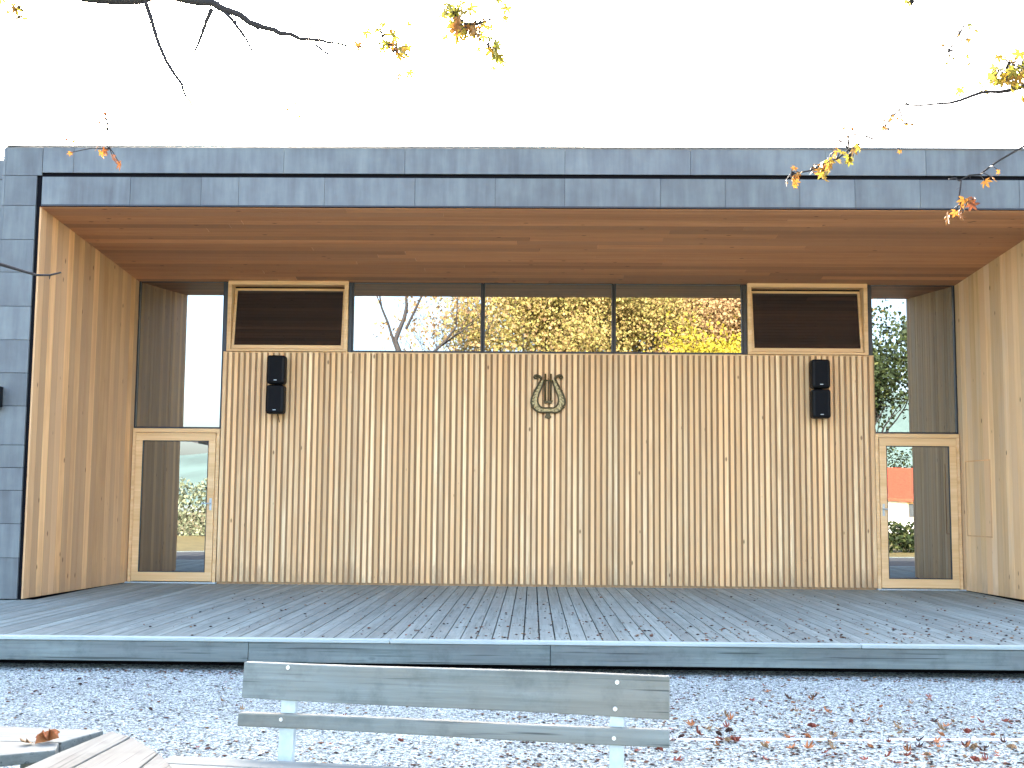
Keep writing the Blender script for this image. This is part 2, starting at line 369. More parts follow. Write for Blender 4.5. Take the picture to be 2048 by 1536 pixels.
# --- slat wall
SL, SR, SH = -4.285, 4.525, 3.135
b = MB(); pitch = .0783; ns = int((SR-SL)/pitch)
for i in range(ns+1):
    x = SL+i*pitch; wdt = .046+random.uniform(-.003, .003); y = -.072+random.uniform(-.002, .002)
    lean = random.uniform(-.003, .003)
    b.frontal([(x, .03+random.uniform(0, .006)), (x+wdt, .03), (x+wdt+lean, SH-random.uniform(0, .004)), (x+lean, SH-.002)], y, -.047)
b.build('slat_cladding', M['slat'], pav)
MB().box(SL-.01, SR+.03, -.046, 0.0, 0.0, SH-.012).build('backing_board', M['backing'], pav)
MB().box(SL-.01, SR+.03, -.034, .02, SH-.011, SH+.006).build('top_rail', M['frame'], pav)
# --- glazing: strip windows
def window(x0, x1, z0, z1, fr=.028, y=-.03):
    f = MB().ring(x0, x1, z0, z1, fr, y, y+.07).build('window', M['dark'], pav)
    MB().box(x0+fr, x1-fr, y+.03, y+.036, z0+fr, z1-fr).build('pane', M['glass'], f)
    return f
for x0, x1 in ((-2.545, -.755), (-.745, 1.035), (1.045, 2.80)):
    window(x0, x1, SH+.008, HR+.02, .024)
for x0, x1 in ((-5.49, -4.30), (4.525, 5.67)):
    window(x0, x1, 2.085, HR+.02, .020)
# hopper windows: fixed wooden frame, dark edge strips, sash tilted inwards at the top
def hopper(x0, x1, z0, z1):
    f = MB()
    f.ring(x0, x1, z0, z1, .055, -.085, .112, wb=.03, wt=.055)
    f = f.build('hopper_window', M['frame'], pav, bevel=.003)
    for a in (x0-.05, x1+.002): MB().box(a, a+.048, -.05, .03, SH+.008, HR).build('edge_strip', M['dark'], f)
    tilt = R(8.5); s = MB(); sx0, sx1, h_ = x0+.060, x1-.060, z1-.075-(z0+.034)
    s.ring(sx0, sx1, 0, h_, .034, -.025, .025, wb=.052, wt=.03)
    def tl(mb):
        vv = []
        for (x, y, z) in mb.v: vv.append((x, -.035+y*math.cos(tilt)+z*math.sin(tilt), z0+.034+z*math.cos(tilt)-y*math.sin(tilt)))
        mb.v = vv; return mb
    tl(s).build('sash', M['frame'], f, bevel=.003)
    p = MB().box(sx0+.034, sx1-.034, -.004, .004, .052, h_-.03); tl(p).build('pane', M['glass_hop'], f)
    # dark reveal seen above the tilted sash
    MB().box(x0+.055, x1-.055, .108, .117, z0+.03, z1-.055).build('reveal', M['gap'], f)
hopper(-4.245, -2.59, SH+.008, HR+.012); hopper(2.85, 4.475, SH+.008, HR+.012)
# --- glazed doors
def door(x0, x1, z1, hinge):
    f = MB()
    f.box(x0, x1, -.07, .04, z1-.055, z1); f.box(x0, x0+.045, -.07, .04, .02, z1-.055); f.box(x1-.045, x1, -.07, .04, .02, z1-.055)
    f = f.build('door', M['frame'], pav, bevel=.004)
    s = MB().ring(x0+.05, x1-.05, .03, z1-.06, .092, -.085, -.02, wb=.12, wt=.105).build('door_leaf', M['frame'], f, bevel=.005)
    MB().box(x0+.14, x1-.14, -.062, -.054, .148, z1-.163).build('pane', M['glass'], f)
    k = MB().ring(x0+.141, x1-.141, .149, z1-.164, .012, -.078, -.064); k.build('glazing_seal', M['dark'], f)
    hx = x1-.09 if hinge < 0 else x0+.09
    hd = MB().box(hx-.014, hx+.014, -.094, -.085, .98, 1.14); hd.tube([(hx, -.094, 1.07), (hx, -.135, 1.07), (hx+hinge*.11, -.135, 1.07)], .008, 8)
    hd.build('handle', M['steel'], f)
    MB().box(x0-.02, x1+.02, -.12, .02, .004, .02).build('threshold', M['steel'], f)
door(-5.485, -4.30, 2.08, -1); door(4.54, 5.665, 2.08, 1)
# --- zinc fascia: two bands with a black shadow gap, and the corner pier
def sheets(xs, z0, z1, y, name, bevel=.003):
    b = MB()
    for a, c in zip(xs[:-1], xs[1:]):
        dy = random.uniform(0, .003)
        b.box(a+.002, c-.002, y+dy, y+.02, z0, z1)
    return b.build(name, M['zinc'], pav)
up = [-5.675, -5.32, -2.91, -1.53, .29, 1.71, 3.23, 4.36, 6.1, 7.9, 9.6]
lo = [-5.675, -4.66, -3.85, -3.42, -2.44, -1.41, -.5, .29, 1.37, 2.1, 2.94, 3.56, 4.29, 5.4, 6.7, 8.1, 9.6]
sheets(up, 4.822, 5.12, DF-.03, 'upper_fascia'); sheets(lo, 4.455, 4.775, DF-.02, 'lower_fascia')
MB().box(-5.70, 9.6, DF+.005, DF+.03, 4.43, 5.10).build('fascia_backing', M['gap'], pav)
MB().box(-6.11, 9.61, DF-.045, DF+.25, 5.125, 5.14).build('roof_trim', M['zinc'], pav)
MB().box(-5.675, 9.6, DF-.025, DF+.004, 4.437, 4.453).build('drip_edge', M['dark'], pav)
b = MB(); zs = [.01, .46, .835, 1.205, 1.457, 1.71, 2.147, 2.52, 2.894, 3.277, 3.667, 4.042, 4.437, 4.787, 5.12]
for z0, z1 in zip(zs[:-1], zs[1:]):
    xr = -5.735 if z1 < 4.8 else -5.68
    b.box(-6.10, xr, DF-.03+random.uniform(0, .003), DF, z0+.003, z1-.003)
    b.box(-6.13, -6.102, DF-.03, .1, z0+.003, z1-.003)
b.build('corner_pier', M['zinc'], pav)
MB().box(-6.099, -5.70, DF+.002, DF+.03, .01, 4.82).build('pier_backing', M['gap'], pav)
MB().box(9.45, 9.6, DF, .1, 0, 4.8).build('pier_end', M['zinc'], pav)
MB().box(5.965, 9.45, DF, DF+.02, .01, 4.45).build('right_cladding', M['zinc'], pav)
# --- neighbouring wing on the left, only its edge in view
wing = empty('side_wing', (-10, .0, 0), 'dark zinc-clad wing continuing left of the pavilion corner', 'building')
b = MB()
for z0, z1 in zip(zs[:-1], zs[1:-1]+[5.03]):
    for xa, xb in ((-14, -11.5), (-11.5, -9), (-9, -6.16)): b.box(xa+.003, xb-.003, DF+.16, DF+.19, z0+.003, z1-.003)
b.build('cladding', M['zinc'], wing, bevel=.003)
MB().box(-14, -6.15, DF+.2, 8.5, GZ, 4.98).build('wall', M['dark'], wing)
lamp = empty('wall_lamp', (-6.07, DF-.031, 2.3), 'dark box wall lamp on the zinc corner pier, cut by the left frame edge', 'lamp')
MB().box(-6.13, -5.995, DF-.15, DF-.032, 2.13, 2.36).build('housing', M['black'], lamp, bevel=.01)
MB().box(-6.11, -6.015, DF-.13, DF-.05, 2.11, 2.128).build('lens', M['steel'], lamp)

# ================================================================== STAGE DECK
deck = empty('wooden_deck', (0, -3.2, GZ), 'grey weathered board deck forming the stage floor and edge', 'deck')
DY = -6.40; b = MB(); x = -9.0; bw = .1298; gap = .0095
k0 = round((-9-.0112)/bw)
for i in range(k0, 75):
    x = .0112+i*bw
    z = random.uniform(-.0015, .0015); yb = -.05 if -5.6 < x < 5.6 else DF+.0
    g_ = gap+random.uniform(-.002, .004)
    if i in (-1, 0): g_ = .012
    b.box(x+g_/2, x+bw-g_/2, DY+.075, yb+.05, -.028+z, z)
b.build('deck_boards', M['deck'], deck)
b = MB(); xs = [-9.0, -5.1, -1.2, 2.6, 6.4, 9.7]
for a, c in zip(xs[:-1], xs[1:]): b.box(a+.002, c-.002, DY-.012, DY+.072, -.028, .003)
b.build('nosing', M['nosing'], deck, bevel=.006)
b = MB(); xs = [-9.0, -6.2, -2.35, .1, 4.1, 7.0, 9.7]
for a, c in zip(xs[:-1], xs[1:]): b.box(a+.002, c-.002, DY, DY+.045, -.19, -.030)
b.build('edge_beam', M['beam'], deck, bevel=.004)
MB().box(-9, 9.7, DY+.35, DY+.38, GZ-.05, -.03).build('plinth', M['gap'], deck)
b = MB()
for i in range(16): b.box(-8.9+i*1.23, -8.8+i*1.23, DY+.06, -.1 if -5.6 < -8.9+i*1.23 < 5.4 else DF-.05, -.16, -.030)
b.build('joists', M['beam'], deck)

# ================================================================== LOUDSPEAKERS
def speaker(x, z, tip, label, cable=True):
    root = empty('twin_loudspeaker', (x, -.075, z), label, 'loudspeaker', 'black loudspeaker columns on the slatted wall')
    root['_local'] = 1
    MB().box(-.05, .05, -.05, -.001, .30, .48).box(-.014, .014, -.09, -.05, .2, .58).build('bracket', M['dark'], root, bevel=.004)
    for k, z0 in enumerate((0, .401)):
        c = MB(); wd, dp, hh = .124, .17, .388
        c.box(-wd, wd, -.235, -.055, z0, z0+hh)
        c = c.build('cabinet', M['black'], root, bevel=.038, smooth=False, seg=5)
        gr = MB().frontal([(-.085, z0+.03), (.085, z0+.03), (.085, z0+hh-.03), (-.085, z0+hh-.03)], -.240, -.2345)
        gr.build('grille', M['grille'], c, bevel=.004)
        MB().box(-.02, .02, -.243, -.2405, z0+.045, z0+.053).build('badge', M['steel'], c)
    if cable: MB().tube([(.02, -.12, .0), (.03, -.06, -.05), (.025, .0, -.1)], .005, 6).build('cable', M['black'], root, smooth=True)
    root.rotation_euler = (0, R(tip), 0)
speaker(-3.517, 2.275, .4, 'black two-box loudspeaker on the slats under the left hopper window')
speaker(3.78, 2.265, 0, 'black two-box loudspeaker on the slats under the right hopper window', False)

# ================================================================== LYRE EMBLEM
def lyre():
    root = empty('lyre_emblem', (.148, -.075, 2.249), 'brass lyre emblem fixed high on the middle of the slatted wall', 'emblem')
    q = lambda cx, cy_: (.148+(cx-735)*.000697, 2.852-(cy_-480)*.000718)
    outer = [(735, 1205), (800, 1203), (880, 1210), (960, 1185), (1028, 1120), (1066, 1030), (1055, 935), (1010, 830), (945, 715), (890, 620), (868, 575)]
    inner = [(735, 1120), (800, 1122), (860, 1120), (900, 1085), (935, 1030), (940, 950), (915, 860), (870, 750), (835, 665), (815, 600)]
    for s in (1, -1):
        fl = lambda p: q(735+s*(p[0]-735), p[1])
        o_ = [fl(p) for p in outer]; i_ = [fl(p) for p in inner]
        b = MB()
        no = 14
        def rs(pts, n):
            P = [Vector((a, c)) for a, c in pts]; L = [0]
            for a, c in zip(P[:-1], P[1:]): L.append(L[-1]+(c-a).length)
            out = []
            for k in range(n):
                t = L[-1]*k/(n-1)
                for j in range(len(L)-1):
                    if t <= L[j+1]+1e-9:
                        out.append(P[j].lerp(P[j+1], (t-L[j])/(L[j+1]-L[j]))); break
            return out
        A, B = rs(o_, no), rs(i_, no)
        for k in range(no-1):
            b.frontal([A[k], A[k+1], B[k+1], B[k]], -.095, -.073, tone=.5)
        b.build('arm', M['brass'], root)
        r = MB()
        r.tube([(p[0], -.098, p[1]) for p in A], .0125, 8, tone=.3); r.tube([(p[0], -.098, p[1]) for p in B], .0105, 8, tone=.3)
        mid = [(a+c)/2 for a, c in zip(A, B)]
        for k in range(2, no-1): r.tube([(A[k][0], -.1, A[k][1]), (mid[k][0], -.102, mid[k][1])], .004, 5, tone=.4)
        r.build('rim', M['brass_rim'], root, smooth=True)
        sc = [(868, 575), (885, 545), (915, 520), (955, 505), (990, 512), (1008, 538), (995, 565), (965, 568), (950, 545), (965, 530)]
        MB().tube([(fl(p)[0], -.095, fl(p)[1]) for p in sc], [.018, .019, .019, .018, .017, .016, .014, .012, .010, .008], 8).build('scroll', M['brass_rim'], root, smooth=True)
        for (a, c) in (((1010, 800), (955, 760)), ((1050, 1120), (1000, 1080))):
            lf = MB(); lf.tube([(fl(a)[0], -.1, fl(a)[1]), (fl(c)[0], -.105, fl(c)[1])], [.014, .006], 6)
            lf.build('leaf_ornament', M['brass_rim'], root, smooth=True)
    b = MB(); x0, z0 = q(650, 615); x1, z1 = q(820, 585); b.box(x0, x1, -.105, -.08, z0, z1); b.build('crossbar', M['brass_rim'], root, bevel=.004)
    for cx in (680, 735, 790):
        x_, za = q(cx, 475 if cx != 735 else 560); _, zb = q(cx, 985)
        MB().tube([(x_, -.1, za), (x_, -.1, zb)], .0115 if cx != 735 else .006, 8).build('string', M['brass_rim'], root, smooth=True)
    b = MB(); b.frontal([q(640, 980), q(830, 980), q(800, 1045), q(735, 1030), q(670, 1045)], -.105, -.08); b.build('tailpiece', M['brass_rim'], root, bevel=.004)
    b = MB(); b.frontal([q(700, 1200), q(770, 1200), q(785, 1260), q(800, 1300), q(735, 1325), q(668, 1300), q(685, 1260)], -.1, -.075); b.build('foot', M['brass_rim'], root, bevel=.006)
lyre()

# ================================================================== FRONT BENCH
bench = empty('park_bench', (-1.232, -11.201, GZ), 'grey weathered slatted bench with steel posts facing away from the stage', 'bench', rz=R(-9.09), local=True)
def bz(z): return z-GZ
Lb = 1.743; tl = .12
def slat(z0, z1, th, name, x0=0.0, x1=Lb, yoff=0.0, taper=0.0):
    b = MB(); ya = -(.45-z1)*tl+yoff; yb = -(.45-z0)*tl+yoff
    vs = []
    nseg = 14
    for k in range(nseg+1):
        t = k/nseg; x = x0+(x1-x0)*t; w_ = .0018*math.sin(t*7+z0*30); dz = -taper*t
        vs += [(x, yb-th+w_, bz(z0)+dz+w_), (x, ya-th+w_, bz(z1)+w_), (x, ya, bz(z1)+w_), (x, yb, bz(z0)+dz+w_)]
    fs = [(3, 2, 1, 0)]+[(nseg*4, nseg*4+1, nseg*4+2, nseg*4+3)]
    for k in range(nseg):
        a = k*4
        for j in range(4):
            fs.append((a+j, a+(j+1) % 4, a+4+(j+1) % 4, a+4+j))
    b.add(vs, fs, random.uniform(.3, .7)); return b.build(name, M['bench'], bench, bevel=.005)
slat(.308, .450, .038, 'backrest_slat', taper=.02); slat(.197, .250, .04, 'backrest_slat', x0=-.008, taper=.012)
for (xa, xb) in ((.160, .222), (1.51, 1.566)):
    b = MB(); ya, yb = 0.002, -(.45-GZ)*tl*.55
    b.prism([(xa, ya-.04*0), (xb, ya), (xb, ya+.035), (xa, ya+.035)], bz(GZ)-.02, bz(.43)); 
    # lean the post with the backrest
    b.v = [(x, y-(.75-z)*tl+.0, z) for x, y, z in b.v]
    b.build('post', M['steel'], bench, bevel=.003)
bl = [(.193, .434), (.178, .230), (1.541, .421), (1.534, .321), (1.531, .212)]
for (s_, z_) in bl:
    y_ = -(.45-z_)*tl-.038
    MB().tube([(s_, y_+.002, bz(z_)), (s_, y_-.005, bz(z_))], [.0095, .0075], 10).build('bolt', M['bolt'], bench)
for k, (y0, y1) in enumerate(((-.30, -.165), (-.45, -.31), (-.60, -.46))):
    MB().box(-.24, Lb+.12, y0, y1, bz(.052), bz(.090), tone=.35+.15*k).build('seat_slat', M['bench'], bench, bevel=.006)
for xa in (.15, 1.50):
    MB().box(xa, xa+.06, -.58, -.10, bz(.012), bz(.051)).build('seat_bearer', M['steel'], bench, bevel=.003)
    MB().box(xa, xa+.06, -.56, -.50, 0-.02, bz(.011)).build('leg', M['steel'], bench, bevel=.003)

# ================================================================== CORNER BENCH (bottom left)
cb = empty('corner_bench', (-2.2, -11.3, GZ), 'low weathered plank corner seat lying in the lower left, a red leaf on it', 'bench')
zt = .10
def plank(pts, name, mat, tone):
    MB().prism(pts, zt-.045, zt, tone).build(name, mat, cb, bevel=.005)
def inter(xa): return xa
plank([(-3.6, -11.07), (-2.02, -11.14), (-1.935, -10.875), (-2.44, -10.80), (-3.6, -10.70)], 'plank', M['table'], .7)
plank([(-3.6, -11.40), (-2.17, -11.42), (-1.98, -11.30), (-2.025, -11.15), (-3.6, -11.08)], 'plank', M['table'], .45)
plank([(-2.03, -12.5), (-1.84, -12.5), (-1.795, -11.62), (-1.775, -11.0), (-1.90, -10.885), (-1.955, -11.4)], 'plank', M['table_y'], .35)
plank([(-1.832, -12.5), (-1.60, -12.5), (-1.54, -11.6), (-1.555, -11.325), (-1.765, -11.01), (-1.787, -11.62)], 'plank', M['table_y'], .6)
plank([(-1.592, -12.5), (-1.36, -12.5), (-1.40, -11.62), (-1.548, -11.33), (-1.533, -11.6)], 'plank', M['table_y'], .25)
for (x, y) in ((-3.3, -10.9), (-2.15, -11.1), (-1.95, -12.2), (-1.6, -12.2), (-1.72, -11.3), (-3.3, -11.25)):
    MB().box(x-.04, x+.04, y-.04, y+.04, GZ-.02, zt-.046).build('leg', M['bench'], cb, bevel=.004)

# pale edging line in the gravel, right
b = MB(); x = .35
while x < 6.0:
    l = random.uniform(.25, .6)
    b.prism([(x, -9.07+.03*(x-.5)*1.4), (x+l-.01, -9.07+.03*(x+l-.5)*1.4), (x+l-.01, -9.02+.03*(x+l-.5)*1.4), (x, -9.02+.03*(x-.5)*1.4)], GZ-.03, GZ+random.uniform(.002, .010)); x += l
tag(b.build('edging_stone_strip', M['lip'], None, bevel=.004), 'thin pale stone edging line half buried in the gravel', 'edging')

# ================================================================== LEAVES ON THE GROUND
def leaf_outline(long=1.0):
    pts = []
    tips = [(90, 1.0), (42, .92), (138, .92), (-8, .68), (188, .68)]
    tips.sort(key=lambda a: a[0])
    seq = []
    ang = [-60]+[t[0] for t in tips]+[240]
    for i, (a, r_) in enumerate(tips):
        seq += [(a-16, r_*.62), (a-9, r_*.74), (a, r_), (a+9, r_*.74), (a+16, r_*.62)]
        if i < 4: seq.append(((a+tips[i+1][0])/2, .34))
    seq = [(-50, .30)]+seq+[(230, .30)]
    return [(math.cos(R(a))*r_, math.sin(R(a))*r_*long) for a, r_ in seq]
def leaf_mesh(name, mat, curl, seed):
    rr = random.Random(seed); o = leaf_outline(); vs = [(0, 0, 0)]; fs = []
    for x, y in o:
        r2 = x*x+y*y
        z = curl*r2+.18*math.sin(3*math.atan2(y, x)+seed)*r2*abs(curl)+rr.uniform(-.04, .04)
        vs.append((x*(1-abs(curl)*.25*r2), y*(1-abs(curl)*.2*r2), max(z, .0) if curl > 0 else z+abs(curl)*.9))
    n = len(o)
    fs = [(0, i, i+1) for i in range(1, n)]+[(0, n, 1)]
    k = len(vs); vs += [(-.02, -.05, .01), (.02, -.05, .01), (.015, -.75, .09), (-.015, -.75, .09)]; fs.append((k, k+1, k+2, k+3))
    me = bpy.data.meshes.new(name); me.from_pydata(vs, [], fs)
    at = me.attributes.new('tone', 'FLOAT', 'FACE'); at.data.foreach_set('value', [rr.random() for _ in fs])
    me.materials.append(mat); return me
LM = {k: [leaf_mesh('maple_leaf', M['leaf_'+k], c, i+1) for i, c in enumerate((.55, .9, -.6, .25))] for k in ('red', 'orange', 'tan', 'dark')}
def leaf(name, x, y, z, size, kind, label, group, cat='leaf'):
    o = bpy.data.objects.new(name, random.choice(LM[kind])); COL.objects.link(o)
    o.location = (x, y, z); o.rotation_euler = (random.uniform(-.35, .35), random.uniform(-.35, .35), random.uniform(0, 6.28))
    o.scale = (size*random.uniform(.7, 1), size, size*random.uniform(.8, 1.4)); tag(o, label, cat, group)
    return o
o = leaf('fallen_leaf', -2.07, -11.15, zt+.006, .085, 'orange', 'curled orange-red leaf lying on the corner bench planks', None)
o = leaf('fallen_leaf', -2.13, -11.2, zt+.006, .06, 'tan', 'small tan leaf beside the orange one on the corner bench', None)
o.scale = (.05, .05, .05)
LAB = {'red': 'dark red curled maple leaf lying on the gravel', 'orange': 'orange-brown curled maple leaf lying on the gravel',
       'tan': 'pale tan curled maple leaf lying on the gravel', 'dark': 'dark brown shrivelled maple leaf lying on the gravel'}
def ok(x, y): return not (y < -10.6 and x < -1.3)
cl = [(1.6, -8.95, .16, 7), (2.25, -9.35, .3, 16), (2.6, -8.7, .2, 9), (1.05, -8.75, .15, 6), (2.75, -7.4, .1, 3), (1.3, -9.3, .3, 12), (2.1, -8.2, .35, 9), (.7, -9.0, .25, 6), (2.9, -9.2, .3, 10)]
pts = []
for cx, cy_, s, n in cl:
    for _ in range(int(n*1.25)): pts.append((random.gauss(cx, s), random.gauss(cy_, s)))
for _ in range(75): pts.append((random.triangular(-3.2, 4.2, 2.6), random.triangular(-9.9, -6.6, -9.4)))
for _ in range(20): pts.append((random.uniform(-3.6, .2), random.uniform(-7.3, -6.5)))
for x, y in pts:
    if not ok(x, y): continue
    left = x < .3
    kd = random.choices(['red', 'orange', 'tan', 'dark'], [2, 1, 2, 5] if left else [4, 3, 3, 2])[0]
    leaf('fallen_leaf', x, y, GZ+.012, random.uniform(.026, .054)*(.75 if left else 1.0), kd, LAB[kd], kd+' leaves scattered on the gravel')
for _ in range(85):
    x = random.triangular(-3, 5.0, 2.4); y = DY+.05+abs(random.gauss(0, .75)) if random.random() < .85 else random.uniform(DY+.1, -2.6)
    kd = random.choices(['red', 'dark'], [1, 5])[0]
    leaf('fallen_leaf', x, y, .008, random.uniform(.012, .024), kd, 'small dark red-brown dry leaf lying on the deck boards' if kd == 'red' else 'small blackish dry leaf lying on the deck boards', kd+' leaves scattered on the deck')
# fine litter and loose stones (uncountable)
def scatter(name, n, xr, yr, smin, smax, flat, mat, zoff=0.0, bias=None, z0=GZ):
    base = np.array([(1, 0, 0), (0, 1, 0), (-1, 0, 0), (0, -1, 0), (0, 0, 1), (0, 0, -1)], float)
    fb = np.array([(0, 1, 4), (1, 2, 4), (2, 3, 4), (3, 0, 4), (1, 0, 5), (2, 1, 5), (3, 2, 5), (0, 3, 5)])
    x = rng.uniform(*xr, n); y = rng.uniform(*yr, n)
    if bias is not None: k = bias(x, y) > rng.random(n); x, y = x[k], y[k]; n = len(x)
    s = (smin+(smax-smin)*rng.random(n)**2)[:, None, None]*rng.uniform(.6, 1.3, (n, 6, 1))
    a = rng.uniform(0, 6.28, n); ca, sa = np.cos(a), np.sin(a)
    V = base[None]*s*np.array([1, .75, flat])
    V = np.stack([V[..., 0]*ca[:, None]-V[..., 1]*sa[:, None], V[..., 0]*sa[:, None]+V[..., 1]*ca[:, None], V[..., 2]], -1)
    V += np.stack([x, y, np.full(n, z0+zoff)], -1)[:, None]
    Fs = fb[None]+(np.arange(n)*6)[:, None, None]
    o = np_mesh(name, V.reshape(-1, 3), Fs.reshape(-1, 3), mat, tone=np.repeat(rng.random(n), 8)); return o
o = scatter('loose_gravel', 30000, (-4.2, 4.4), (-10.6, -6.35), .0045, .0105, .6, M['stone'], .002); tag(o, 'loose pale pebbles strewn over the gravel yard', 'gravel', kind='stuff')
o = scatter('leaf_litter', 24000, (-4.2, 4.4), (-10.6, -6.38), .004, .022, .25, M['litter'], .006,
            bias=lambda x, y: np.clip(.10+.55*(x > -.2)*np.clip((-y-7.0)/2, 0, 1)+.75*(y > -6.62)+.25*((y < -9.2) & (x < -.2)), 0, 1)); tag(o, 'small dark crumbs of dry leaves among the gravel', 'leaf litter', kind='stuff')

o = scatter('deck_litter', 5200, (-3.6, 5.6), (-6.3, -1.0), .005, .025, .3, M['litter'], .006, z0=.0,
            bias=lambda x, y: np.clip(.10+.75*np.clip((-y-3.6)/2.6, 0, 1)*np.clip((x+1.6)/2.6, 0, 1), 0, 1)); tag(o, 'dark crumbs of dry leaves strewn over the deck boards', 'leaf litter', kind='stuff')

# ================================================================== TREES
def leaf_cloud(P, size, seed=1, droop=.3):
    """P (n,3) points -> small folded leaves (two triangles pairs) arrays"""
    r = np.random.default_rng(seed); n = len(P)
    d = r.normal(size=(n, 3)); d[:, 2] -= droop; d /= np.linalg.norm(d, axis=1)[:, None]
    u = np.cross(d, r.normal(size=(n, 3))); u /= np.linalg.norm(u, axis=1)[:, None]
    s = (size*r.uniform(.6, 1.25, n))[:, None]
    v = np.stack([P, P+d*s*.5+u*s*.36, P+d*s, P+d*s*.5-u*s*.36], 1)
    f = (np.arange(n)*4)[:, None]+np.array([0, 1, 2, 3])
    return v.reshape(-1, 3), f
def grow(b, p, d, ln, rad, depth, tips, rr, spread=.55, up=.15, segs=4):
    pts = [p]; rads = [rad]
    for i in range(segs):
        d = (d+Vector((rr.uniform(-.2, .2), rr.uniform(-.2, .2), rr.uniform(-.12, .2)+up*.3))).normalized()
        p = p+d*ln/segs; pts.append(p); rads.append(rad*(1-.55*(i+1)/segs))
    b.tube(pts, rads, 7 if rad > .02 else 4, caps=False)
    tips.append((pts[-1], depth)); tips.append((pts[len(pts)//2], depth))
    if depth > 0:
        for k in range(rr.choice((2, 3, 3))):
            a = rr.uniform(0, 6.28); q_ = Vector((math.cos(a), math.sin(a), rr.uniform(-.2, .5)))*spread
            j = rr.randint(max(1, segs-2), segs)
            grow(b, pts[j], (d+q_).normalized(), ln*rr.uniform(.62, .8), rads[j]*.72, depth-1, tips, rr, spread, up, segs)
def tree(name, loc, h, mat, label, seed, dens=3800, spread=2.6, leafsize=.16, bare=0.0, depth=4, group=None, clear=.28, trunk=.16):
    root = empty(name, loc, label, 'tree', group); rr = random.Random(seed); b = MB(); tips = []
    L = Vector(loc)
    tp = [L+Vector((0, 0, -.1)), L+Vector((.04*h*rr.uniform(-1, 1), 0, h*clear*.5)), L+Vector((.05*h*rr.uniform(-1, 1), .03*h*rr.uniform(-1, 1), h*clear))]
    MB().tube(tp, [trunk*1.15, trunk, trunk*.8], 10).build('trunk', M['bark'], root, smooth=True)
    for k in range(5):
        a = 6.28*k/5+rr.uniform(-.4, .4)
        grow(b, tp[-1]-Vector((0, 0, .1)), Vector((math.cos(a)*.6, math.sin(a)*.6, .9)).normalized(), h*.26, trunk*.5, depth, tips, rr, .75)
    grow(b, tp[-1]-Vector((0, 0, .1)), Vector((0, 0, 1)), h*.28, trunk*.6, depth, tips, rr, .7)
    b.build('branches', M['bark'], root, smooth=True)
    if dens:
        r = np.random.default_rng(seed)
        T = np.array([tuple(t[0]-L) for t in tips if t[1] <= 2])
        idx = r.integers(0, len(T), dens); P = T[idx]+r.normal(size=(dens, 3))*np.array([.5, .5, .42])*(1 if dens > 9000 else .65)
        P = P[P[:, 2] > h*clear*.8]
        v, f = leaf_cloud(P, leafsize, seed)
        cl_ = r.random(len(T)); tn = np.clip(cl_[idx][:len(P)]*.6+r.random(len(P))*.4, 0, 1)
        np_mesh('crown', v, f, mat, root, tone=tn)
    return root
